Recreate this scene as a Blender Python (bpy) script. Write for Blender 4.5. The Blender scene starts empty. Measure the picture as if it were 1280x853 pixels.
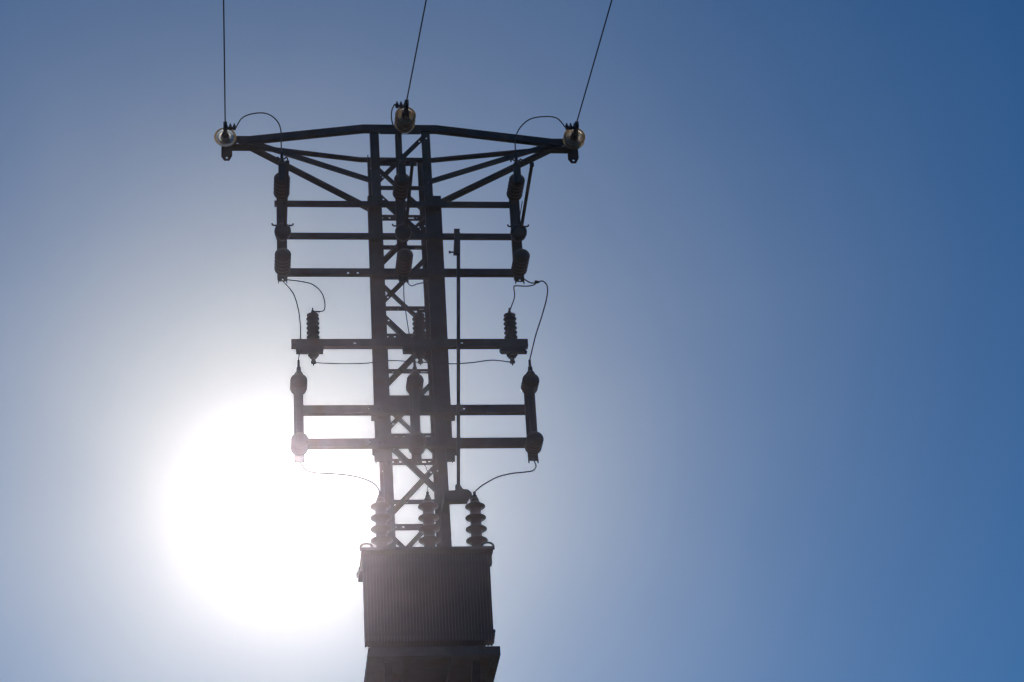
import bpy, bmesh, math, random
from mathutils import Vector, Matrix
R = math.radians
random.seed(7)
scene = bpy.context.scene
col = scene.collection

# ------------------------------------------------------------------ camera
F_PX, PITCH, ROLL, YAW = 3150.0, R(28.3), R(3.5), R(7.3)
_Fh = Vector((math.sin(YAW), math.cos(YAW), 0)); _R0 = Vector((math.cos(YAW), -math.sin(YAW), 0))
FWD = _Fh * math.cos(PITCH) + Vector((0, 0, 1)) * math.sin(PITCH)
_U0 = _R0.cross(FWD)
RIGHT = _R0 * math.cos(ROLL) - _U0 * math.sin(ROLL)
UP = _U0 * math.cos(ROLL) + _R0 * math.sin(ROLL)
CAM = Vector((-1.49, -18.49, 1.6))
cd = bpy.data.cameras.new('camera'); cam = bpy.data.objects.new('camera', cd); col.objects.link(cam)
cd.sensor_width = 36; cd.sensor_fit = 'HORIZONTAL'; cd.lens = F_PX / 1280 * 36
cd.clip_start = 0.1; cd.clip_end = 20000
M = Matrix((RIGHT, UP, -FWD)).transposed().to_4x4(); M.translation = CAM
cam.matrix_world = M
scene.camera = cam

def at(px, py, Y):                       # point of the vertical plane y = Y seen at a photo pixel
    d = FWD * F_PX + RIGHT * (px - 640) + UP * (426.5 - py)
    return CAM + d * ((Y - CAM.y) / d.y)

# ------------------------------------------------------------------ sky and sun
SUN_EL, SUN_AZ = R(24.75), R(1.35)
SUN_DIR = Vector((math.sin(SUN_AZ) * math.cos(SUN_EL), math.cos(SUN_AZ) * math.cos(SUN_EL), math.sin(SUN_EL)))
w = bpy.data.worlds.new('World'); scene.world = w; w.use_nodes = True
nt = w.node_tree; nt.nodes.clear()
wo = nt.nodes.new('ShaderNodeOutputWorld'); bg = nt.nodes.new('ShaderNodeBackground')
sky = nt.nodes.new('ShaderNodeTexSky'); sky.sky_type = 'NISHITA'; sky.sun_disc = False
sky.sun_elevation = SUN_EL; sky.sun_rotation = SUN_AZ
sky.altitude = 300; sky.air_density = 1.0; sky.dust_density = 0.22; sky.ozone_density = 10
bg.inputs['Strength'].default_value = 0.13
hs_ = nt.nodes.new('ShaderNodeHueSaturation'); hs_.inputs['Saturation'].default_value = 1.20; hs_.inputs['Hue'].default_value = 0.494
nt.links.new(sky.outputs[0], hs_.inputs['Color'])
# bright aureole of the high air round the sun (forward scattering, by angle from the sun in the sky)
AUR_G, AUR_K = 0.895, 0.0186
tcw = nt.nodes.new('ShaderNodeTexCoord')
dt = nt.nodes.new('ShaderNodeVectorMath'); dt.operation = 'DOT_PRODUCT'; dt.inputs[1].default_value = SUN_DIR
nrm_ = nt.nodes.new('ShaderNodeVectorMath'); nrm_.operation = 'NORMALIZE'
nt.links.new(tcw.outputs['Generated'], nrm_.inputs[0]); nt.links.new(nrm_.outputs[0], dt.inputs[0])
def wmath(op, a, b):
    n = nt.nodes.new('ShaderNodeMath'); n.operation = op
    for k, v in enumerate((a, b)):
        if isinstance(v, (int, float)): n.inputs[k].default_value = v
        else: nt.links.new(v, n.inputs[k])
    return n.outputs[0]
den = wmath('SUBTRACT', 1 + AUR_G ** 2, wmath('MULTIPLY', dt.outputs['Value'], 2 * AUR_G))
aur = wmath('DIVIDE', AUR_K, wmath('POWER', den, 1.5))
# the high thin haze is a little uneven
nz = nt.nodes.new('ShaderNodeTexNoise'); nz.inputs['Scale'].default_value = 9.0; nz.inputs['Detail'].default_value = 4; nz.inputs['Roughness'].default_value = 0.5
nt.links.new(nrm_.outputs[0], nz.inputs['Vector'])
aur = wmath('MULTIPLY', aur, wmath('ADD', wmath('MULTIPLY', nz.outputs['Fac'], 0.5), 0.75))
sc_ = nt.nodes.new('ShaderNodeVectorMath'); sc_.operation = 'SCALE'; sc_.inputs[0].default_value = (1.0, 0.89, 0.57)
nt.links.new(aur, sc_.inputs['Scale'])
ad = nt.nodes.new('ShaderNodeVectorMath'); ad.operation = 'ADD'
nt.links.new(hs_.outputs[0], ad.inputs[0]); nt.links.new(sc_.outputs[0], ad.inputs[1])
nt.links.new(ad.outputs[0], bg.inputs['Color']); nt.links.new(bg.outputs[0], wo.inputs['Surface'])

sl = bpy.data.lights.new('sun', 'SUN'); sl.energy = 4.0; sl.angle = R(0.53); sl.color = (1.0, 0.96, 0.9)
so = bpy.data.objects.new('sun', sl); col.objects.link(so)
so.location = (0, 30, 40); so.rotation_euler = SUN_DIR.to_track_quat('Z', 'Y').to_euler()

vs = scene.view_settings
vs.view_transform = 'Standard'; vs.look = 'None'; vs.exposure = -1.5; vs.gamma = 1.0; vs.use_curve_mapping = False
scene.cycles.use_denoising = True
scene.cycles.max_bounces = 8; scene.cycles.volume_bounces = 0; scene.cycles.transmission_bounces = 8
scene.cycles.sample_clamp_indirect = 6

HAZE_DENSITY, HAZE_G = 0.00031, 0.97

# ------------------------------------------------------------------ materials
def mat(name, base, rough=0.6, metal=0.0, var=0.25, scale=9.0, bump=0.15, stain=None, trans=0.0, ior=1.5):
    m = bpy.data.materials.new(name); m.use_nodes = True
    n = m.node_tree.nodes; L = m.node_tree.links; p = n['Principled BSDF']
    tc = n.new('ShaderNodeTexCoord'); no = n.new('ShaderNodeTexNoise')
    no.inputs['Scale'].default_value = scale; no.inputs['Detail'].default_value = 8; no.inputs['Roughness'].default_value = 0.65
    L.new(tc.outputs['Object'], no.inputs['Vector'])
    rp = n.new('ShaderNodeValToRGB')
    a = [c * (1 - var) for c in base]; b = [min(1, c * (1 + var)) for c in base]
    rp.color_ramp.elements[0].position = 0.3; rp.color_ramp.elements[1].position = 0.7
    rp.color_ramp.elements[0].color = (*a, 1); rp.color_ramp.elements[1].color = (*b, 1)
    L.new(no.outputs['Fac'], rp.inputs['Fac'])
    out = rp.outputs['Color']
    if stain:
        n2 = n.new('ShaderNodeTexNoise'); n2.inputs['Scale'].default_value = scale * 0.35; n2.inputs['Detail'].default_value = 5
        L.new(tc.outputs['Object'], n2.inputs['Vector'])
        r2 = n.new('ShaderNodeValToRGB'); r2.color_ramp.elements[0].position = 0.52; r2.color_ramp.elements[1].position = 0.66
        L.new(n2.outputs['Fac'], r2.inputs['Fac'])
        mx = n.new('ShaderNodeMix'); mx.data_type = 'RGBA'
        L.new(r2.outputs['Color'], mx.inputs[0]); L.new(out, mx.inputs[6]); mx.inputs[7].default_value = (*stain, 1)
        out = mx.outputs[2]
    L.new(out, p.inputs['Base Color'])
    p.inputs['Roughness'].default_value = rough; p.inputs['Metallic'].default_value = metal
    p.inputs['Transmission Weight'].default_value = trans; p.inputs['IOR'].default_value = ior
    if bump:
        bp = n.new('ShaderNodeBump'); bp.inputs['Strength'].default_value = bump; bp.inputs['Distance'].default_value = 0.004
        L.new(no.outputs['Fac'], bp.inputs['Height']); L.new(bp.outputs[0], p.inputs['Normal'])
    return m
STEEL = mat('weathered_steel', (0.045, 0.045, 0.05), 0.6, 0.2, stain=(0.045, 0.028, 0.02))
FITTING = mat('dark_fitting_steel', (0.04, 0.04, 0.042), 0.5, 0.4)
PORCELAIN = mat('brown_porcelain', (0.05, 0.026, 0.02), 0.35, 0, 0.15, 20, 0.02)
POLYMER = mat('grey_polymer', (0.05, 0.046, 0.048), 0.6, 0, 0.15, 20, 0.05)
GLASS = mat('toughened_glass', (0.93, 0.86, 0.74), 0.04, 0, 0.05, 6, 0.0, trans=1.0, ior=1.5)
CABLE = mat('weathered_aluminium_cable', (0.05, 0.05, 0.053), 0.6, 0.3)
gn = GLASS.node_tree.nodes; gl = GLASS.node_tree.links       # amber translucency put in for the warm glow of sun refracted through glass
tl = gn.new('ShaderNodeBsdfTranslucent'); tl.inputs['Color'].default_value = (0.85, 0.60, 0.34, 1)
mxs = gn.new('ShaderNodeMixShader'); mxs.inputs[0].default_value = 0.2
gl.new(gn['Principled BSDF'].outputs[0], mxs.inputs[1]); gl.new(tl.outputs[0], mxs.inputs[2]); gl.new(mxs.outputs[0], gn['Material Output'].inputs['Surface'])
PAINT = mat('grey_transformer_paint', (0.024, 0.023, 0.027), 0.6, 0, 0.12, 5, 0.05, stain=(0.045, 0.04, 0.036))

# ------------------------------------------------------------------ mesh helpers
def tag(o, label=None, cat=None, group=None, kind=None):
    if label: o['label'] = label
    if cat: o['category'] = cat
    if group: o['group'] = group
    if kind: o['kind'] = kind
    return o

def thing(name, label, cat, loc, group=None):
    o = bpy.data.objects.new(name, None); col.objects.link(o); o.location = loc
    o.empty_display_size = 0.2
    return tag(o, label, cat, group)

def world_loc(o):
    v = Vector((0, 0, 0))
    while o: v = v + o.location; o = o.parent
    return v

def build(name, bm, m, parent=None, smooth=False, bevel=0.0, origin=None):
    """bmesh given in world coordinates -> one object; children keep their own origin"""
    base = world_loc(parent) if parent else Vector((0, 0, 0))
    if origin is None:
        n = max(1, len(bm.verts)); origin = sum((v.co for v in bm.verts), Vector()) / n
    bmesh.ops.recalc_face_normals(bm, faces=bm.faces)
    bmesh.ops.translate(bm, verts=bm.verts, vec=-origin)
    me = bpy.data.meshes.new(name); bm.to_mesh(me); bm.free()
    me.materials.append(m)
    if smooth:
        for p in me.polygons: p.use_smooth = True
    o = bpy.data.objects.new(name, me); col.objects.link(o)
    o.parent = parent; o.location = origin - base
    if bevel:
        b = o.modifiers.new('bevel', 'BEVEL'); b.width = bevel; b.segments = 2; b.limit_method = 'ANGLE'
    return o

def V(*a): return Vector(a)

def box(bm, x0, x1, y0, y1, z0, z1):
    vs_ = [bm.verts.new((x, y, z)) for z in (z0, z1) for y in (y0, y1) for x in (x0, x1)]
    for f in ((0, 1, 3, 2), (4, 6, 7, 5), (0, 4, 5, 1), (2, 3, 7, 6), (0, 2, 6, 4), (1, 5, 7, 3)):
        bm.faces.new([vs_[i] for i in f])

def plate(bm, o, a, b, poly, t, holes=()):
    """flat plate: polygon poly in the (a, b) axes at o, thickness t along a x b, with round holes (u, v, r)"""
    a = a.normalized(); b = (b - a * b.dot(a)).normalized(); nrm = a.cross(b)
    tmp = bmesh.new(); edges = []
    def loop(pts):
        vv = [tmp.verts.new((p[0], p[1], 0)) for p in pts]
        for i in range(len(vv)): edges.append(tmp.edges.new((vv[i], vv[(i + 1) % len(vv)])))
    loop(poly)
    for (u, v, r) in holes:
        loop([(u + r * math.cos(k * math.pi / 4), v + r * math.sin(k * math.pi / 4)) for k in range(8)])
    bmesh.ops.triangle_fill(tmp, edges=edges, use_beauty=True, use_dissolve=False)
    ex = bmesh.ops.extrude_face_region(tmp, geom=tmp.faces[:])
    bmesh.ops.translate(tmp, verts=[g for g in ex['geom'] if isinstance(g, bmesh.types.BMVert)], vec=(0, 0, t))
    mp = {}
    for v in tmp.verts: mp[v] = bm.verts.new(o + a * v.co.x + b * v.co.y + nrm * v.co.z)
    for f in tmp.faces: bm.faces.new([mp[v] for v in f.verts])
    tmp.free()

def bar(bm, p0, p1, u, w_, t, holes=(), r=0.006):
    """flat bar from p0 to p1 lying from the line towards u by w_, holes given as (distance along, across 0..1)"""
    d = p1 - p0; L = d.length
    plate(bm, p0, d, u, [(0, 0), (L, 0), (L, w_), (0, w_)], t, [(h[0], h[1] * w_, r) for h in holes if r * 1.5 < h[0] < L - r * 1.5])

def angle(bm, p0, p1, u, v, w_, t=0.006, holes=(), r=0.006, w2=None):
    """L section with its heel on p0-p1, flanges towards u (w_, drilled) and v (w2)"""
    d = (p1 - p0).normalized(); u = (u - d * u.dot(d)).normalized(); v = (v - d * v.dot(d)); v = (v - u * v.dot(u)).normalized()
    bar(bm, p0, p1, u, w_, t if d.cross(u).dot(v) > 0 else -t, holes, r)
    bar(bm, p0 + v * t * 1.02, p1 + v * t * 1.02, v, (w2 or w_) - t, t if d.cross(v).dot(u) > 0 else -t)

def basis(axis):
    axis = axis.normalized(); h = V(0, 0, 1) if abs(axis.z) < 0.9 else V(1, 0, 0)
    a = axis.cross(h).normalized(); return axis, a, axis.cross(a)

def lathe(bm, o, axis, prof, seg=24):
    ax, a, b = basis(axis); rings = []
    for (r, h) in prof:
        if r < 1e-6: rings.append([bm.verts.new(o + ax * h)])
        else: rings.append([bm.verts.new(o + ax * h + (a * math.cos(2 * math.pi * k / seg) + b * math.sin(2 * math.pi * k / seg)) * r) for k in range(seg)])
    for r0, r1 in zip(rings, rings[1:]):
        for k in range(seg):
            k2 = (k + 1) % seg
            if len(r0) == 1 and len(r1) == 1: continue
            if len(r0) == 1: bm.faces.new((r0[0], r1[k], r1[k2]))
            elif len(r1) == 1: bm.faces.new((r0[k], r0[k2], r1[0]))
            else: bm.faces.new((r0[k], r0[k2], r1[k2], r1[k]))
    if len(rings[0]) > 1: bm.faces.new(rings[0])
    if len(rings[-1]) > 1: bm.faces.new(rings[-1])

def rod(bm, p0, p1, r, seg=12, r1=None): lathe(bm, p0, p1 - p0, [(r, 0), (r if r1 is None else r1, (p1 - p0).length)], seg)

def bolt(bm, p, axis, s=0.011, h=0.011):
    lathe(bm, p, axis, [(s, 0), (s, h), (s * 0.55, h * 1.02), (s * 0.55, h * 2.2)], 6)

def catmull(pts, n=8):
    P = [pts[0] * 2 - pts[1]] + list(pts) + [pts[-1] * 2 - pts[-2]]; out = []
    for i in range(1, len(P) - 2):
        for k in range(n):
            t = k / n; a, b, c, d = P[i - 1:i + 3]
            out.append(0.5 * (2 * b + (c - a) * t + (2 * a - 5 * b + 4 * c - d) * t * t + (3 * b - a - 3 * c + d) * t ** 3))
    out.append(pts[-1]); return out

def tube(bm, pts, r, seg=8, n=8):
    P = catmull(pts, n); prev = None; a = None
    for i, p in enumerate(P):
        d = (P[min(i + 1, len(P) - 1)] - P[max(i - 1, 0)]).normalized()
        if a is None: a = d.orthogonal().normalized()
        else: a = (a - d * a.dot(d)).normalized()
        b = d.cross(a)
        ring = [bm.verts.new(p + (a * math.cos(2 * math.pi * k / seg) + b * math.sin(2 * math.pi * k / seg)) * r) for k in range(seg)]
        if prev:
            for k in range(seg): bm.faces.new((prev[k], prev[(k + 1) % seg], ring[(k + 1) % seg], ring[k]))
        else: bm.faces.new(ring)
        prev = ring
    bm.faces.new(prev)

def NB(): return bmesh.new()

# ------------------------------------------------------------------ ground and glare haze
bm = NB(); N = 64; S = 1500.0
bmesh.ops.create_grid(bm, x_segments=N, y_segments=N, size=S)
g = build('ground', bm, mat('dry_grass', (0.045, 0.05, 0.022), 0.95, 0, 0.4, 0.6, 0.4, stain=(0.075, 0.06, 0.035)), origin=V(0, 0, 0)); tag(g, kind='structure')
bm = NB(); box(bm, -S - 20, S + 20, -S - 20, S + 20, -1.0, 14.1)  # haze volume added to stand in for lens glare veiling the tower
hm = bpy.data.materials.new('glare_haze'); hm.use_nodes = True; hn = hm.node_tree; hn.nodes.clear()
ho = hn.nodes.new('ShaderNodeOutputMaterial'); hv = hn.nodes.new('ShaderNodeVolumePrincipled')
hv.inputs['Color'].default_value = (1.0, 0.88, 1.0, 1); hv.inputs['Density'].default_value = HAZE_DENSITY
hv.inputs['Anisotropy'].default_value = HAZE_G; hv.inputs['Density Attribute'].default_value = ''
hn.links.new(hv.outputs[0], ho.inputs['Volume'])
hz = build('haze', bm, hm, origin=V(0, 0, 0)); tag(hz, kind='stuff')

# ------------------------------------------------------------------ lattice tower
YC, HW, ZT = 0.08, 0.25, 13.645          # axis depth, half width, height of the crossarm
XL, XR, YF, YB = -0.270, 0.248, YC - HW, YC + HW
tower = thing('lattice_tower', 'dark steel lattice power pole with wide top crossarm carrying the switchgear', 'pylon', (0, YC, 0))
ZB = 8.3                                  # the head is straight down to here, then the shaft flares
def leg_x(s, z): return (XL if s < 0 else XR) + 0.007 * (ZT - max(z, ZB)) + (s * (ZB - z) * 0.03 if z < ZB else 0)
def leg_y(s, z): return YC + s * (HW + ((ZB - z) * 0.03 if z < ZB else 0))
LEVELS = [ZT - 0.006 - 0.592 * k for k in range(0, 10)]
for sx in (-1, 1):
    for sy in (-1, 1):
        bm = NB(); hs = []
        for zz in LEVELS:
            for dz in (-0.09, 0.05): hs.append((zz + dz - ZB, 0.45))
        hs = [h for h in hs if 0.05 < h[0] < ZT - ZB - 0.05]
        angle(bm, V(leg_x(sx, ZB), leg_y(sy, ZB), ZB), V(leg_x(sx, ZT), leg_y(sy, ZT), ZT), V(-sx, 0, 0), V(0, -sy, 0), 0.075, 0.008, hs, 0.0105)
        angle(bm, V(leg_x(sx, -0.3), leg_y(sy, -0.3), -0.3), V(leg_x(sx, ZB), leg_y(sy, ZB), ZB - 0.002), V(-sx, 0, 0), V(0, -sy, 0), 0.1, 0.009)
        build('leg', bm, STEEL, tower)
# ring braces and diagonals, face by face
def face(sy, z): return V(leg_x(-1, z), leg_y(sy, z), z), V(leg_x(1, z), leg_y(sy, z), z)
for i, zz in enumerate(LEVELS[1:9]):
    for sy in (-1, 1):
        a, b = face(sy, zz); off = V(0, 0.012 if sy < 0 else 0.003, 0)
        bm = NB(); L = (b - a).length; hh = 0.044 if sy < 0 else 0.062
        angle(bm, a + off + V(0.012, 0, hh / 2), b + off + V(-0.012, 0, hh / 2), V(0, 0, -1), V(0, 1, 0), hh, 0.005,
              [(0.10, 0.5), (0.165, 0.5), (L * 0.62, 0.5), (L - 0.13, 0.5), (L - 0.20, 0.5)], 0.0105, w2=0.045)
        for x in (0.035, L - 0.06): bolt(bm, a + off + V(x, sy * 0.003, 0), V(0, sy, 0))
        build('horizontal_brace', bm, STEEL, tower)
    for sx in (-1, 1):
        bm = NB(); x = leg_x(sx, zz) - sx * 0.014
        angle(bm, V(x, leg_y(-1, zz) + 0.02, zz - 0.02), V(x, leg_y(1, zz) - 0.02, zz - 0.02), V(0, 0, 1), V(-sx, 0, 0), 0.04, 0.005)
        build('side_brace', bm, STEEL, tower)
for i in range(9):
    z1, z0 = LEVELS[i] - 0.03, LEVELS[i + 1] + 0.03
    for sy in (-1, 1):
        down_right = (i % 2 == 1) if sy < 0 else (i % 2 == 0)
        sg = 1 if down_right else -1
        p, q = V(leg_x(-sg, z1) + sg * 0.02, leg_y(sy, z1), z1), V(leg_x(sg, z0) - sg * 0.02, leg_y(sy, z0), z0)
        off = V(0, -sy * 0.02, 0); n_ = (q - p).normalized().cross(V(0, 1, 0)) * 0.021
        bm = NB(); L = (q - p).length
        angle(bm, p + off - n_, q + off - n_, n_, V(0, -sy, 0), 0.042, 0.005, [(L - 0.11, 0.5), (0.11, 0.5)], 0.009)
        build('diagonal_brace', bm, STEEL, tower)
    for sx in (-1, 1):
        s = sx * (1 if i % 2 else -1); bm = NB(); x = sx
        p = V(leg_x(sx, z1) - sx * 0.022, leg_y(-s, z1) + s * 0.02, z1); q = V(leg_x(sx, z0) - sx * 0.022, leg_y(s, z0) - s * 0.02, z0)
        n_ = (q - p).normalized().cross(V(1, 0, 0)) * 0.018
        angle(bm, p - n_, q - n_, n_, V(-sx, 0, 0), 0.036, 0.005)
        build('side_diagonal', bm, STEEL, tower)
# flared lower shaft, larger panels
zs = [8.28, 6.9, 5.5, 4.1, 2.7, 1.3, 0.1]
for i in range(6):
    for sy in (-1, 1):
        sg = 1 if i % 2 else -1
        p, q = V(leg_x(-sg, zs[i]), leg_y(sy, zs[i]), zs[i]), V(leg_x(sg, zs[i + 1]), leg_y(sy, zs[i + 1]), zs[i + 1])
        bm = NB(); o_ = V(0, -sy * 0.02, 0); angle(bm, p + o_, q + o_, V(0, 0, 1), V(0, -sy, 0), 0.05, 0.005); build('diagonal_brace', bm, STEEL, tower)
    for sx in (-1, 1):
        s = sx * (1 if i % 2 else -1)
        p, q = V(leg_x(sx, zs[i]), leg_y(-s, zs[i]), zs[i]), V(leg_x(sx, zs[i + 1]), leg_y(s, zs[i + 1]), zs[i + 1])
        bm = NB(); o_ = V(-sx * 0.02, 0, 0); angle(bm, p + o_, q + o_, V(0, 0, 1), V(-sx, 0, 0), 0.05, 0.005); build('side_diagonal', bm, STEEL, tower)
# crossarm: front and back chords meeting at each tip, struts down to the legs
arm = build('crossarm', (lambda b_: (box(b_, XL + 0.086, XR - 0.086, YF - 0.012, YF - 0.004, ZT - 0.064, ZT + 0.006), b_)[1])(NB()), STEEL, tower)
TL, TR = V(-1.40, YC, ZT), V(1.44, YC, ZT)
def chord(sy):
    bm = NB(); y = YC + sy * (HW + 0.012)
    pts = [TL + V(0, sy * 0.045, 0), V(XL - 0.06, y, ZT), V(XR + 0.06, y, ZT), TR + V(0, sy * 0.045, 0)]
    for a, b in zip(pts, pts[1:]):
        h = 0.062 if sy < 0 else 0.05
        angle(bm, a + V(0, 0, -h / 2), b + V(0, 0, -h / 2), V(0, 0, 1), V(0, -sy, 0), h, 0.007, w2=0.05)
    return bm
bm = NB(); box(bm, XL + 0.078, XR - 0.078, YB + 0.002, YB + 0.010, ZT - 0.062, ZT + 0.022); build('back_plate', bm, STEEL, arm)
build('front_chord', chord(-1), STEEL, arm); build('back_chord', chord(1), STEEL, arm)
ZS = ZT - 0.545
for sx, T in ((-1, TL), (1, TR)):
    for sy in (-1, 1):
        bm = NB(); w_ = 0.036 if sy < 0 else 0.066
        foot = V(leg_x(sx, ZS) + sx * 0.004, leg_y(sy, ZS), ZS); top = V(T.x - sx * (0.12 if sy < 0 else 0.05), YC + sy * (0.055 if sy < 0 else 0.03), ZT - (0.045 if sy < 0 else 0.035))
        d = (foot - top).normalized(); u = V(0, 0, 1)
        angle(bm, top, foot, u, V(0, -sy, 0), w_, 0.006); build('strut', bm, STEEL, arm)
    bm = NB()
    xa, xb = sorted((T.x - sx * 0.16, T.x + sx * 0.06))
    box(bm, xa, xb, YC - 0.05, YC + 0.05, ZT - 0.052, ZT - 0.040)
    box(bm, xa, xb, YC - 0.05, YC + 0.05, ZT + 0.030, ZT + 0.040)
    e = T.x + sx * 0.10
    plate(bm, V(e, YC + 0.03, ZT), V(1, 0, 0), V(0, 0, 1), [(-0.05, 0.04), (-0.05, -0.12), (-0.025, -0.16), (0.02, -0.16), (0.045, -0.11), (0.045, 0.04)], -0.012, [(-0.002, -0.132, 0.012)])
    xa, xb = sorted((T.x + sx * 0.02, e)); box(bm, xa, xb, YC + 0.005, YC + 0.045, ZT - 0.035, ZT + 0.028)
    build('end_plate', bm, STEEL, arm)
# centre post inside the head
bm = NB(); p = at(498, 166, YF + 0.03); angle(bm, V(p.x - 0.028, YF + 0.03, ZT - 0.66), V(p.x - 0.028, YF + 0.03, ZT - 0.03), V(1, 0, 0), V(0, 1, 0), 0.055, 0.006)
build('centre_post', bm, STEEL, tower)
# upright mounting rails in front of the legs
for x0, x1, zt, zb in ((-0.313, -0.205, at(459, 246, -0.24).z, at(470, 578, -0.24).z), (0.175, 0.312, at(549, 246, -0.24).z, at(562, 576, -0.24).z)):
    bm = NB(); L = zt - zb
    hs = [(L - d, 0.5) for d in (0.30, 0.62, 1.14, 1.5)]
    bar(bm, V(x0, -0.246, zb), V(x0, -0.246, zt), V(1, 0, 0), x1 - x0, -0.008)
    for x in (x0, x1 - 0.007): box(bm, x, x + 0.007, -0.2459, -0.19, zb, zt)
    build('mounting_rail', bm, STEEL, tower)
# horizontal support arms
YA = -0.335                               # front face of the arms
def arm_z(px, py, h): return at(px, py, YA).z
ARMS = [(343, 640, 254.5, 0.044, 0.034), (345, 650, 294.5, 0.046, 0.036), (347, 655, 339.5, 0.058, 0.046), (364, 660, 428.3, 0.068, 0.056), (367.5, 668, 511, 0.07, 0.058), (368, 671, 552.5, 0.07, 0.058)]
ZARM = []
for k, (xa, xb, py, h, dp) in enumerate(ARMS):
    p = at(xa, py, YA); q = at(xb, py, YA); z = at(510, py, YA).z; ZARM.append(z); L = q.x - p.x
    bm = NB(); c = -p.x
    hs = {3: [(c - 0.46, .45), (c + 0.42, .5)], 2: [(c - 0.42, .25), (c - 0.50, .25)], 4: [(c - 0.36, .6), (c + 0.41, .5)], 5: [(c - 0.36, .55)]}.get(k, [])
    angle(bm, V(p.x, YA, z - h / 2), V(q.x, YA, z - h / 2), V(0, 0, 1), V(0, 1, 0), h, 0.006, hs, 0.0105, w2=dp)
    bar(bm, V(p.x, YA + 0.0065, z + h / 2 - 0.006), V(q.x, YA + 0.0065, z + h / 2 - 0.006), V(0, 1, 0), dp - 0.007, 0.0055)
    for x in (-0.28, -0.24, 0.21, 0.27):
        bolt(bm, V(x, YA, z), V(0, -1, 0))
        box(bm, x - 0.02, x + 0.02, YA + dp, -0.246, z - h / 2 + 0.004, z + h / 2 - 0.008)
    build('support_arm', bm, STEEL, tower)
# gusset plates behind the arms and stepped clamps below the two lowest arms
for py, h, holes in ((345, 0.075, [(0.16, 0.02, .008), (0.385, 0.02, .008)]), (509, 0.16, [(0.13, .09, .009), (0.21, .09, .009), (.36, .09, .009), (.44, .09, .009), (.18, .04, .011), (.40, .04, .011)])):
    bm = NB(); p = at(466, py, -0.19); plate(bm, V(-0.26, -0.19, p.z - h / 2), V(1, 0, 0), V(0, 0, 1), [(0, 0), (0.53, 0), (0.53, h), (0, h)], 0.006, holes)
    build('gusset_plate', bm, STEEL, tower)
for sx, x, px in ((-1, -0.313, 470), (1, 0.312, 563)):
    for py, k in ((522, 0), (565, 1)):
        bm = NB(); z = at(px, py, -0.26).z
        xa, xb = sorted((x - sx * 0.06, x + sx * 0.028)); box(bm, xa, xb, -0.275, -0.247, z - 0.028, z + 0.028)
        if k:
            xa, xb = sorted((x - sx * 0.06, x + sx * 0.012)); box(bm, xa, xb, -0.275, -0.247, z - 0.085, z - 0.0281)
        bolt(bm, V(x - sx * 0.02, -0.275, z), V(0, -1, 0))
        build('clamp', bm, FITTING, tower)
# transformer platform
ZP = 8.538
bm = NB()
box(bm, -0.458, 0.530, -0.925, -0.865, ZP - 0.07, ZP)
box(bm, -0.458, -0.40, -0.864, 0.02, ZP - 0.07, ZP); box(bm, 0.472, 0.530, -0.864, 0.02, ZP - 0.07, ZP)
box(bm, -0.399, 0.471, -0.864, 0.02, ZP - 0.012, ZP - 0.004)
for x in (-0.15, 0.2): box(bm, x - 0.025, x + 0.025, -0.864, 0.02, ZP - 0.07, ZP - 0.0125)
build('platform', bm, STEEL, tower)
for x in (-0.33, 0.33):
    bm = NB(); angle(bm, V(x, -0.80, ZP - 0.07), V(x, YF - 0.03, ZP - 0.75), V(1, 0, 0), V(0, 1, 1), 0.06, 0.006); build('platform_brace', bm, STEEL, tower)

# ------------------------------------------------------------------ disconnectors (upper row) and fuses (lower row)
def shed_profile(L, r, n):
    pr = [(r * 0.55, 0), (r * 0.72, 0.004)]
    for k in range(n):
        h0 = L * (k + 0.15) / n; h1 = L * (k + 0.62) / n
        pr += [(r * 0.80, h0), (r * 0.98, h0 + (h1 - h0) * 0.6), (r, h1), (r * 0.80, h1 + 0.006)]
    pr += [(r * 0.6, L + 0.004), (r * 0.45, L + 0.012)]
    return pr
def post(bm, root, L, r, n=5): lathe(bm, root, V(0, -1, 0), shed_profile(L, r, n), 24)

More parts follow.
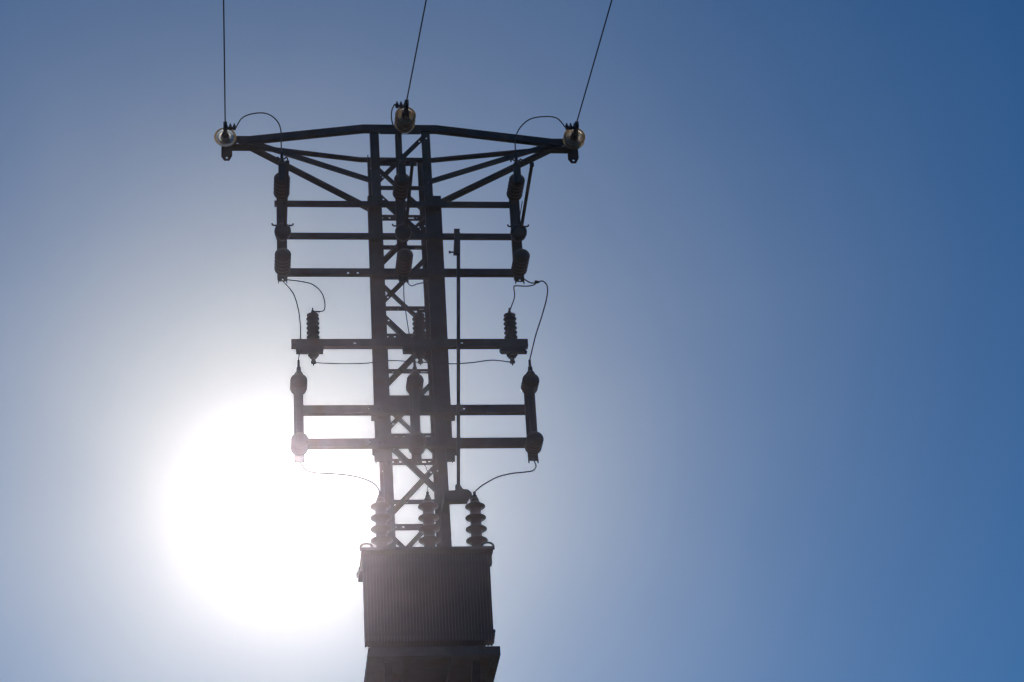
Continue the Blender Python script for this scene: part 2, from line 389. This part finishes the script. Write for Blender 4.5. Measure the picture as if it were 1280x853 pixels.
def disconnector(x, label):
    YR = YA - 0.035
    t = thing('disconnector', label, 'switch', (x, YR, ZARM[2]), 'disconnectors of the upper row')
    def w3(dx, dy, z): return V(x + dx, YR + dy, z)
    zu, zm, zl = ZARM[0] + 0.055, ZARM[1] - 0.060, ZARM[2] - 0.015
    bm = NB()                                           # channel base bolted on the three arms
    box(bm, x - 0.042, x + 0.042, YR - 0.006, YR, ZARM[2] - 0.09, zu + 0.03)
    for s in (-1, 1): box(bm, x + s * 0.0385 - 0.0035, x + s * 0.0385 + 0.0035, YR + 0.0005, YR + 0.03, ZARM[2] - 0.09, zu + 0.03)
    for z in ZARM[:3]: bolt(bm, V(x, YR - 0.006, z - 0.004), V(0, -1, 0))
    base = build('base_channel', bm, STEEL, t)
    for z in (zu, zl):
        bm = NB(); post(bm, w3(0, -0.0065, z), 0.27, 0.068); build('insulator', bm, PORCELAIN, t, True)
    # lower end of the base: forked terminal foot
    bm = NB(); zf = ZARM[2] - 0.091
    plate(bm, V(x, YR - 0.01, zf), V(1, 0, 0), V(0, 0, 1), [(-0.04, 0), (0.04, 0), (0.04, -0.055), (0.033, -0.055), (0.030, -0.035), (-0.028, -0.035), (-0.030, -0.055), (-0.037, -0.055)], 0.012, [(0.002, -0.02, .009)])
    build('terminal_foot', bm, FITTING, t)
    # hinge drum with its pin and upturned horns
    bm = NB(); lathe(bm, w3(0.004, -0.0065, zm), V(0, -1, 0), [(0.03, 0), (0.045, 0.05), (0.066, 0.075), (0.07, 0.11), (0.066, 0.145), (0.04, 0.16), (0.02, 0.162)], 24)
    hd = build('hinge_drum', bm, FITTING, t, True)
    bm = NB(); c = w3(0.004, -0.115, zm + 0.062)
    tube(bm, [c + V(-0.088, 0, 0.018), c + V(-0.08, 0, 0.002), c + V(-0.04, 0, 0), c + V(0.04, 0, 0), c + V(0.08, 0, 0.002), c + V(0.088, 0, 0.018)], 0.007, 8, 4)
    build('pin', bm, FITTING, hd)
    # blade swung outwards from the hinge
    bm = NB(); p0 = w3(0.012, -0.12, zm + 0.02); p1 = w3(0.012, -1.02, zm + 0.09)
    bar(bm, p0, p1, V(1, 0, 0), 0.026, 0.012); bar(bm, p0 + V(-0.018, 0, 0), p0.lerp(p1, 0.45) + V(-0.018, 0, 0), V(1, 0, 0), 0.005, 0.012)
    box(bm, p1.x - 0.003, p1.x + 0.029, p1.y - 0.02, p1.y + 0.005, p1.z - 0.01, p1.z + 0.02)
    build('blade', bm, FITTING, t)
    # top contact with its spring jaws
    bm = NB(); c = w3(0, -0.29, zu)
    box(bm, x - 0.03, x + 0.03, c.y - 0.02, c.y + 0.006, zu - 0.05, zu + 0.115)
    lathe(bm, V(x, c.y - 0.008, zu + 0.1155), V(0, 0, 1), [(0.034, 0), (0.030, 0.02), (0.020, 0.035), (0.014, 0.05), (0.012, 0.11), (0.004, 0.115)], 12)
    for s in (-1, 1):
        tube(bm, [V(x, c.y - 0.01, zu + 0.158), V(x + s * 0.02, c.y - 0.012, zu + 0.167), V(x + s * 0.036, c.y - 0.014, zu + 0.18), V(x + s * 0.046, c.y - 0.016, zu + 0.168), V(x + s * 0.047, c.y - 0.016, zu + 0.152)], 0.0065, 8, 4)
    build('top_contact', bm, FITTING, t)
    return t, V(x, c.y - 0.008, zu + 0.23), V(x, YR - 0.016, zf - 0.03)

xs_u = [at(352, 262, YA - 0.035).x, at(501, 262, YA - 0.035).x, at(643.5, 262, YA - 0.035).x]
DIS = [disconnector(xs_u[0], 'dark post disconnector at the left end of the upper arms'),
       disconnector(xs_u[1], 'dark post disconnector inside the lattice head, between the two legs'),
       disconnector(xs_u[2], 'dark post disconnector at the right end of the upper arms')]

def fuse(x, label):
    YR = YA - 0.035
    t = thing('fuse_holder', label, 'fuse', (x, YR, ZARM[5]), 'fuse holders of the lower row')
    zt, zb = ZARM[4] + 0.155, ZARM[5] - 0.095
    bm = NB()
    box(bm, x - 0.04, x + 0.04, YR - 0.006, YR, zb - 0.10, zt + 0.06)
    for s in (-1, 1): box(bm, x + s * 0.0365 - 0.0035, x + s * 0.0365 + 0.0035, YR + 0.0005, YR + 0.03, zb - 0.10, zt + 0.06)
    for s in (-1, 1): box(bm, x + s * 0.037 - 0.003, x + s * 0.037 + 0.003, YR - 0.02, YR - 0.0065, zb - 0.125, zb - 0.09)
    build('base_channel', bm, STEEL, t)
    for z in (zt, zb + 0.01):
        bm = NB(); post(bm, V(x, YR - 0.0065, z), 0.17 if z == zt else 0.19, 0.070, 4); build('insulator', bm, PORCELAIN, t, True)
    bm = NB(); yf = YR - 0.13
    lathe(bm, V(x, yf, zb - 0.01), V(0, 0, 1), [(0.036, 0), (0.036, 0.05), (0.030, 0.055), (0.030, zt - zb - 0.05), (0.036, zt - zb - 0.045), (0.036, zt - zb + 0.02)], 16)
    build('fuse_tube', bm, POLYMER, t, True)
    bm = NB(); c = V(x, YR - 0.16, zt)
    lathe(bm, c + V(0, 0, 0.045), V(0, 0, 1), [(0.04, 0), (0.035, 0.02), (0.02, 0.04), (0.018, 0.075), (0.012, 0.08), (0.010, 0.14), (0.005, 0.145)], 12)
    build('top_terminal', bm, FITTING, t)
    return t, c + V(0, 0, 0.18), V(x, YR - 0.012, zb - 0.092)
xs_l = [at(373.5, 525, YA - 0.035).x, at(519, 525, YA - 0.035).x, at(663.5, 525, YA - 0.035).x]
FUS = [fuse(xs_l[0], 'dark capsule ended fuse holder at the left end of the two lowest arms'),
       fuse(xs_l[1], 'dark capsule ended fuse holder inside the lattice, between the two legs on the lowest arms'),
       fuse(xs_l[2], 'dark capsule ended fuse holder at the right end of the two lowest arms')]

# ------------------------------------------------------------------ surge arresters on the single middle arm
def arrester(px, mir, label):
    YR = YA + 0.03; p = at(px, 427, YR); x = p.x; z0 = ZARM[3] + 0.036
    t = thing('surge_arrester', label, 'arrester', (x, YR, z0), 'surge arresters on the middle arm')
    prof = [(0.036, 0), (0.036, 0.01)]
    for k in range(5):
        h = 0.012 + 0.043 * k
        prof += [(0.036, h), (0.054, h + 0.012), (0.055, h + 0.017), (0.036, h + 0.027)]
    prof += [(0.036, 0.224), (0.050, 0.232), (0.050, 0.237), (0.03, 0.250), (0.012, 0.260)]
    bm = NB(); lathe(bm, V(x, YR, z0), V(0, 0, 1), prof, 20); build('housing', bm, POLYMER, t, True)
    bm = NB(); lathe(bm, V(x, YR, z0 + 0.2605), V(0, 0, 1), [(0.012, 0), (0.012, 0.018), (0.006, 0.02), (0.006, 0.045)], 8)
    box(bm, x - 0.005, x + 0.062, YR - 0.008, YR + 0.008, z0 + 0.2655, z0 + 0.2735) if mir > 0 else None
    build('cap_terminal', bm, FITTING, t)
    bm = NB(); zb = ZARM[3] - 0.035                    # bracket under the arm and earth stub
    xa, xb = (x - 0.145, x + 0.085) if mir > 0 else (x - 0.10, x + 0.125)
    pts = [(xa, 0), (xb, 0), (xb - 0.004, -0.05), (xa + 0.004, -0.05)] if mir > 0 else [(xa, 0), (xb, 0), (xb - 0.022, -0.018), (xb, -0.05), (xa + 0.012, -0.05), (xa, -0.03)]
    plate(bm, V(0, YR - 0.03, zb), V(1, 0, 0), V(0, 0, 1), pts, -0.05)
    lathe(bm, V(x, YR, zb - 0.0505), V(0, 0, -1), [(0.046, 0), (0.046, 0.02), (0.034, 0.026), (0.034, 0.038), (0.018, 0.042), (0.018, 0.075), (0.024, 0.077), (0.022, 0.09), (0.006, 0.094), (0.006, 0.112)], 12)
    build('bracket', bm, FITTING, t)
    return t, V(x + 0.06 * (mir > 0), YR, z0 + 0.271), V(x, YR, zb - 0.135)
ARR = [arrester(391.5, 1, 'ribbed surge arrester near the left end of the middle arm'),
       arrester(524.5, 1, 'ribbed surge arrester standing between the lattice legs on the middle arm'),
       arrester(639, -1, 'ribbed surge arrester near the right end of the middle arm')]

# ------------------------------------------------------------------ glass strain insulators at the crossarm
def strain(x, y0, z, ys, rad, clamp_dx, label):
    t = thing('glass_insulator', label, 'insulator', (x, y0, z), 'glass insulator strings on the crossarm')
    for y in ys:
        bm = NB()
        lathe(bm, V(x, y, z), V(0, -1, 0), [(0.022, -0.055), (0.05, -0.05), (0.075, -0.04), (rad * 0.94, -0.012), (rad, 0.002), (rad * 0.99, 0.010), (rad * 0.90, 0.004), (rad * 0.86, 0.022), (rad * 0.78, 0.0), (rad * 0.66, -0.004), (rad * 0.60, 0.018), (rad * 0.53, 0.0), (rad * 0.36, 0.0), (0.028, 0.012), (0.016, 0.02)], 40)
        d = build('glass_disc', bm, GLASS, t, True)
        bm = NB(); lathe(bm, V(x, y + 0.0561, z), V(0, 1, 0), [(0.02, 0), (0.035, 0.006), (0.032, 0.04), (0.018, 0.05), (0.012, 0.06)], 16); build('cap', bm, FITTING, d, True)
        bm = NB(); lathe(bm, V(x, y - 0.0205, z), V(0, -1, 0), [(0.030, 0), (0.034, 0.004), (0.030, 0.03), (0.016, 0.036), (0.012, 0.056)], 16); build('pin', bm, FITTING, d, True)
    bm = NB(); rod(bm, V(x, y0, z), V(x, ys[0] + 0.11, z), 0.012, 10)
    lathe(bm, V(x, y0 + 0.02, z), V(0, -1, 0), [(0.03, 0), (0.03, 0.04), (0.012, 0.05)], 12)
    build('shackle', bm, FITTING, t)
    yc = ys[-1] - 0.085; bm = NB()
    box(bm, x - 0.016, x + 0.016, yc - 0.11, yc + 0.02, z - 0.02, z + 0.035)
    for k in range(3):
        xx = x + clamp_dx * (k + 0.3) * 0.034
        bolt(bm, V(xx, yc - 0.03, z + 0.03), V(0, 0, 1), 0.014, 0.016)
        box(bm, xx - 0.013, xx + 0.013, yc - 0.045, yc - 0.015, z + 0.008, z + 0.0305)
    xa, xb = sorted((x, x + clamp_dx * 0.092)); box(bm, xa, xb, yc - 0.04, yc - 0.02, z + 0.012, z + 0.029)
    build('dead_end_clamp', bm, FITTING, t)
    return t, V(x, yc - 0.10, z + 0.03), V(x + clamp_dx * 0.09, yc - 0.03, z + 0.022)
xl = at(281.5, 169, -0.05).x; xr = at(717, 166, -0.05).x; xc = at(506, 148, -0.32).x
STR = [strain(xl, YC - 0.02, ZT - 0.01, [-0.02], 0.096, 1, 'clear glass insulator at the left tip of the crossarm'),
       strain(xc, YF - 0.02, ZT - 0.02, [-0.27, -0.335, -0.40], 0.090, -1, 'amber lit glass insulator string at the middle of the crossarm'),
       strain(xr, YC - 0.02, ZT - 0.01, [-0.02, -0.075], 0.096, -1, 'clear glass insulator at the right tip of the crossarm')]

# ------------------------------------------------------------------ where the three transformer bushings stand
YBU = -0.60
BUSH = [at(px, 655, YBU).x for px in (476.5, 536, 595)]
BZ = [(at(px, 676, YBU).z, at(px, 633.5, YBU).z) for px in (476.5, 536, 595)]
BTIP = [V(x, YBU, z[1] + 0.125) for x, z in zip(BUSH, BZ)]

# ------------------------------------------------------------------ cables
def cable(name, pts, label, r=0.0055, group=None, cat='cable'):
    bm = NB(); tube(bm, pts, r); o = build(name, bm, CABLE, None, True); return tag(o, label, cat, group)
def span(p, q0, label):
    # q0: point seen near the top of the photo; the conductor goes on over the viewer with a shallow sag
    dx = (q0.x - p.x) / (q0.y - p.y); pts = []
    for y in [0, -0.4, -0.9, -1.6, -2.5, -4, -7, -12, -20, -30, -42, -55]:
        pts.append(V(p.x + dx * y, p.y + y, p.z + 0.010 * y + 0.00013 * y * y))
    cable('line_conductor', pts, label, 0.0058, 'line conductors', 'power line')
def on_z(px, py, z):
    d = FWD * F_PX + RIGHT * (px - 640) + UP * (426.5 - py); return CAM + d * ((z - CAM.z) / d.z)
for (t, p, q), (px, py), lb in zip(STR, ((279.5, 0), (533, 0), (765, 0)), ('line conductor rising straight from the left insulator', 'line conductor rising from the middle insulator', 'line conductor slanting away from the right insulator')):
    span(p, on_z(px, py, p.z - 0.02), lb)

def trace(p0, pix, p1):
    """cable from p0 to p1 through photo points whose depth runs evenly between the two ends"""
    n = len(pix) + 1; out = [p0] if p0 is not None else []
    ya = p0.y if p0 is not None else p1.y; yb = p1.y if p1 is not None else ya
    for i, (px, py) in enumerate(pix): out.append(at(px, py, ya + (yb - ya) * (i + 1) / n))
    if p1 is not None: out.append(p1)
    return out
JG = 'jumper cables'
cable('jumper_cable', trace(STR[0][2], [(303, 147.5), (318, 142), (334, 142.5), (346, 151), (351, 163), (351.5, 180)], DIS[0][1]), 'arched jumper from the left insulator down to the left disconnector', group=JG)
cable('jumper_cable', trace(STR[1][2], [(493, 131), (489.5, 140), (490, 152), (495, 166), (500, 182)], DIS[1][1]), 'short jumper curling beside the middle insulator into the lattice head', group=JG)
cable('jumper_cable', trace(STR[2][2], [(696, 148), (679, 146), (662, 149.5), (650, 160), (644.5, 172), (644, 184)], DIS[2][1]), 'arched jumper from the right insulator down to the right disconnector', group=JG)
cable('jumper_cable', trace(DIS[0][2], [(366, 366), (372, 383), (375, 402), (375.5, 425)], FUS[0][1]), 'jumper from the left disconnector straight down to the left fuse', 0.0052, JG)
cable('jumper_cable', trace(DIS[0][2] + V(0.03, 0, 0.01), [(376, 352), (391, 356), (402, 366), (406, 379), (405, 388)], ARR[0][1]), 'looped jumper from the left disconnector to the left arrester', 0.0052, JG)
cable('jumper_cable', trace(DIS[1][2], [(505, 372), (507.5, 392), (512, 420), (517, 438)], FUS[1][1]), 'jumper hanging from the middle disconnector down to the middle fuse', 0.0045, JG)
cable('jumper_cable', trace(DIS[1][2] + V(0.02, 0, 0.0), [(514, 357.5), (522, 355), (532, 354), (540, 360), (537, 376)], ARR[1][1]), 'jumper from the middle disconnector over to the middle arrester', 0.0045, JG)
tee = at(671, 354, -0.42)
cable('jumper_cable', trace(DIS[2][2] + V(0.04, 0, 0.02), [(657.5, 350.5), (663, 353.5), (671, 354), (678, 351.5), (684, 358), (683.5, 372), (678, 393), (670, 418), (665.5, 436)], FUS[2][1]), 'long jumper bowing outwards from the right disconnector to the right fuse', 0.0055, JG)
cable('jumper_cable', [tee + V(0, -0.02, 0), at(667, 356.5, -0.40), at(658, 358, -0.38), at(644.5, 357.6, -0.36), at(642.3, 360, -0.34), at(643, 372, -0.32), ARR[2][1]], 'tapped jumper dropping to the right arrester', 0.0052, JG)
cable('jumper_cable', trace(FUS[0][2], [(383, 588), (398, 591.5), (418, 592.5), (440, 595), (457, 599.5), (469, 606)], BTIP[0]), 'jumper from the left fuse curving to the left transformer bushing', 0.0052, JG)
cable('jumper_cable', trace(FUS[1][2], [(531, 582), (534.5, 592), (535, 602)], BTIP[1]), 'short jumper from the middle fuse to the middle bushing', 0.0045, JG)
cable('jumper_cable', trace(FUS[2][2], [(670, 583), (666, 588.5), (655, 590.5), (640, 592), (622, 596.5), (606, 605), (600, 609)], BTIP[2]), 'jumper from the right fuse curving to the right transformer bushing', 0.0055, JG)
cable('earth_wire', trace(ARR[0][2], [(410, 454.5), (435, 455), (460, 454), (490, 451)], ARR[1][2]), 'thin earth wire linking the left arrester to the middle arrester', 0.005, 'earth wires')
cable('earth_wire', trace(ARR[1][2], [(545, 453.5), (566, 455), (590, 453.5), (615, 450.5)], ARR[2][2]), 'thin earth wire linking the middle arrester to the right arrester', 0.005, 'earth wires')
bm = NB(); lathe(bm, tee + V(-0.02, -0.02, 0), V(1, 0, 0), [(0.012, 0), (0.012, 0.022), (0.009, 0.024), (0.009, 0.04)], 8)
tag(build('connector_clamp', bm, FITTING), 'small tap connector clamped on the bowed right jumper', 'clamp')

# ------------------------------------------------------------------ operating rod beside the right leg
YO = -0.37
rt = at(573, 292, YO); rb = at(573, 612, YO); xo = (rt.x + rb.x) / 2
opr = thing('operating_rod', 'long thin vertical operating rod running beside the right tower leg', 'rod', (xo, YO, rb.z))
bm = NB(); box(bm, rt.x - 0.014, rt.x + 0.014, YO - 0.014, YO + 0.014, rb.z, rt.z + 0.0); 
for v in bm.verts:
    if v.co.z < (rb.z + rt.z) / 2: v.co.x += rb.x - rt.x
build('rod', bm, FITTING, opr)
bm = NB(); p = at(571, 304, YO - 0.02)
plate(bm, V(p.x, YO - 0.016, p.z), V(1, 0, 0), V(0, 0, 1), [(-0.035, -0.12), (0.018, -0.12), (0.022, 0.08), (0.03, 0.125), (-0.02, 0.125), (-0.02, 0.06)], 0.03)
rod(bm, V(p.x - 0.06, YO - 0.03, p.z - 0.095), V(p.x - 0.03, YO - 0.03, p.z - 0.095), 0.007, 8); lathe(bm, V(p.x - 0.072, YO - 0.03, p.z - 0.095), V(1, 0, 0), [(0.012, 0), (0.012, 0.014)], 8)
box(bm, p.x - 0.01, p.x + 0.03, YO - 0.014, YA - 0.001, p.z + 0.09, p.z + 0.115)
build('bracket', bm, FITTING, opr)
bm = NB(); a = at(559, 624, YO); b = at(586, 622, YO)
plate(bm, V(a.x, YO, a.z), V(1, 0, 0), V(0, 0, 1), [(-0.03, -0.05), (0.155, -0.045), (0.18, 0.0), (0.19, -0.055), (0.205, -0.055), (0.19, 0.03), (0.165, 0.055), (0.125, 0.06), (0.10, 0.10), (0.065, 0.10), (0.065, 0.05), (-0.03, 0.045)], 0.06)
box(bm, a.x - 0.03, a.x + 0.01, YO - 0.001 + 0.002, YF + 0.004, a.z - 0.03, a.z + 0.03)
build('crank', bm, FITTING, opr)

# ------------------------------------------------------------------ pole transformer
tx0, tx1, tyf, tyb, zb, zt = -0.480, 0.494, -0.90, -0.30, 8.600, 9.335
tr = thing('pole_transformer', 'large dark finned pole transformer with three ribbed bushings on the platform', 'transformer', (0, -0.6, ZP))
bm = NB(); box(bm, tx0 + 0.06, tx1 - 0.06, tyf + 0.13, tyb - 0.10, ZP + 0.03, zt); build('tank', bm, PAINT, tr, bevel=0.01)
bm = NB(); n = 40                                    # corrugated fins, front, back and sides
for k in range(n):
    x = tx0 + 0.012 + (tx1 - tx0 - 0.024) * k / (n - 1)
    box(bm, x - 0.0075, x + 0.0075, tyf, tyf + 0.125, zb, zt - 0.03); (abs(x) < 0.42) and box(bm, x - 0.0075, x + 0.0075, tyb - 0.095, tyb, zb + 0.24, zt - 0.03)
box(bm, tx0 + 0.003, tx1 - 0.003, tyf + 0.012, tyf + 0.018, zb + 0.05, zb + 0.08); box(bm, tx0 + 0.003, tx1 - 0.003, tyf + 0.012, tyf + 0.018, zt - 0.12, zt - 0.09)
box(bm, tx0 + 0.013, tx1 - 0.013, tyf + 0.028, tyf + 0.1245, zb + 0.006, zt - 0.031)
build('radiator', bm, PAINT, tr)
for x0, x1 in ((tx0 + 0.04, tx0 + 0.058), (tx1 - 0.058, tx1 - 0.03)):
    bm = NB()
    for k in range(14):
        y = tyf + 0.14 + (tyb - tyf - 0.26) * k / 13; box(bm, x0, x1, y - 0.008, y + 0.008, zb + 0.22, zt - 0.03)
    box(bm, x0 + 0.006, x1 - 0.001, tyf + 0.141, tyb - 0.121, zb + 0.226, zt - 0.036)
    build('side_radiator', bm, PAINT, tr)
bm = NB(); box(bm, tx0 - 0.005, tx1 + 0.03, tyf - 0.01, tyb + 0.01, zt + 0.001, zt + 0.028)
plate(bm, V(0, tyf + 0.1, zt), V(1, 0, 0), V(0, 0, 1), [(tx1 - 0.01, 0), (tx1 + 0.028, 0), (tx1 + 0.006, -0.09), (tx1 - 0.01, -0.09)], -0.3)
build('lid', bm, PAINT, tr, bevel=0.004)
for s, x in ((-1, tx0 + 0.035), (1, tx1 - 0.01)):
    for y in (tyf + 0.04, tyb - 0.04):
        bm = NB(); zl = zt + 0.02
        tube(bm, [V(x - 0.045, y, zl), V(x - 0.043, y, zl + 0.035), V(x - 0.02, y, zl + 0.055), V(x + 0.02, y, zl + 0.055), V(x + 0.043, y, zl + 0.035), V(x + 0.045, y, zl)], 0.009, 8, 4)
        build('lifting_lug', bm, FITTING, tr, True)
bm = NB(); c = at(453, 711.5, tyf + 0.02); lathe(bm, V(tx0 - 0.001, tyf + 0.02, c.z), V(-1, 0, 0), [(0.012, 0), (0.012, 0.012), (0.019, 0.013), (0.019, 0.024), (0.008, 0.03)], 12); build('valve', bm, FITTING, tr, True)
bm = NB(); c = at(616, 700, tyf + 0.02); box(bm, tx1 + 0.001, tx1 + 0.016, tyf + 0.02, tyf + 0.08, c.z - 0.03, c.z + 0.02); build('earth_terminal', bm, FITTING, tr)
bm = NB(); c = at(616, 793, tyf + 0.02)
for k in range(4): box(bm, tx1 - 0.008, tx1 + 0.012 - 0.004 * k, tyf + 0.01, tyf + 0.07, c.z + 0.035 - 0.025 * k - 0.02, c.z + 0.035 - 0.025 * k)
build('rating_bracket', bm, FITTING, tr)
bm = NB()
for x in (tx0 + 0.09, tx1 - 0.13): box(bm, x, x + 0.06, tyf + 0.03, tyb - 0.03, ZP + 0.001, ZP + 0.0295)
build('skid', bm, PAINT, tr)
for bx, (z1, z4) in zip(BUSH, BZ):
    st = (z4 - z1) / 3; zb0 = zt + 0.0285
    prof = [(0.075, 0), (0.075, 0.02), (0.05, 0.022), (0.045, z1 - zb0 - 0.07)]
    for k in range(4):
        zc = z1 + st * k - zb0; r = 0.087 - 0.002 * k
        prof += [(0.044, zc - 0.018), (r * 0.88, zc - 0.011), (r, zc - 0.003), (r * 0.98, zc + 0.004), (r * 0.8, zc + 0.012), (0.044, zc + 0.024)]
    zc = z4 - zb0
    prof += [(0.034, zc + 0.05), (0.026, zc + 0.075)]
    bm = NB(); lathe(bm, V(bx, YBU, zb0), V(0, 0, 1), prof, 24); bu = build('bushing', bm, PORCELAIN, tr, True)
    bm = NB(); lathe(bm, V(bx, YBU, zb0 + zc + 0.0755), V(0, 0, 1), [(0.024, 0), (0.018, 0.02), (0.012, 0.028), (0.012, 0.05), (0.007, 0.055)], 10)
    build('terminal', bm, FITTING, bu)
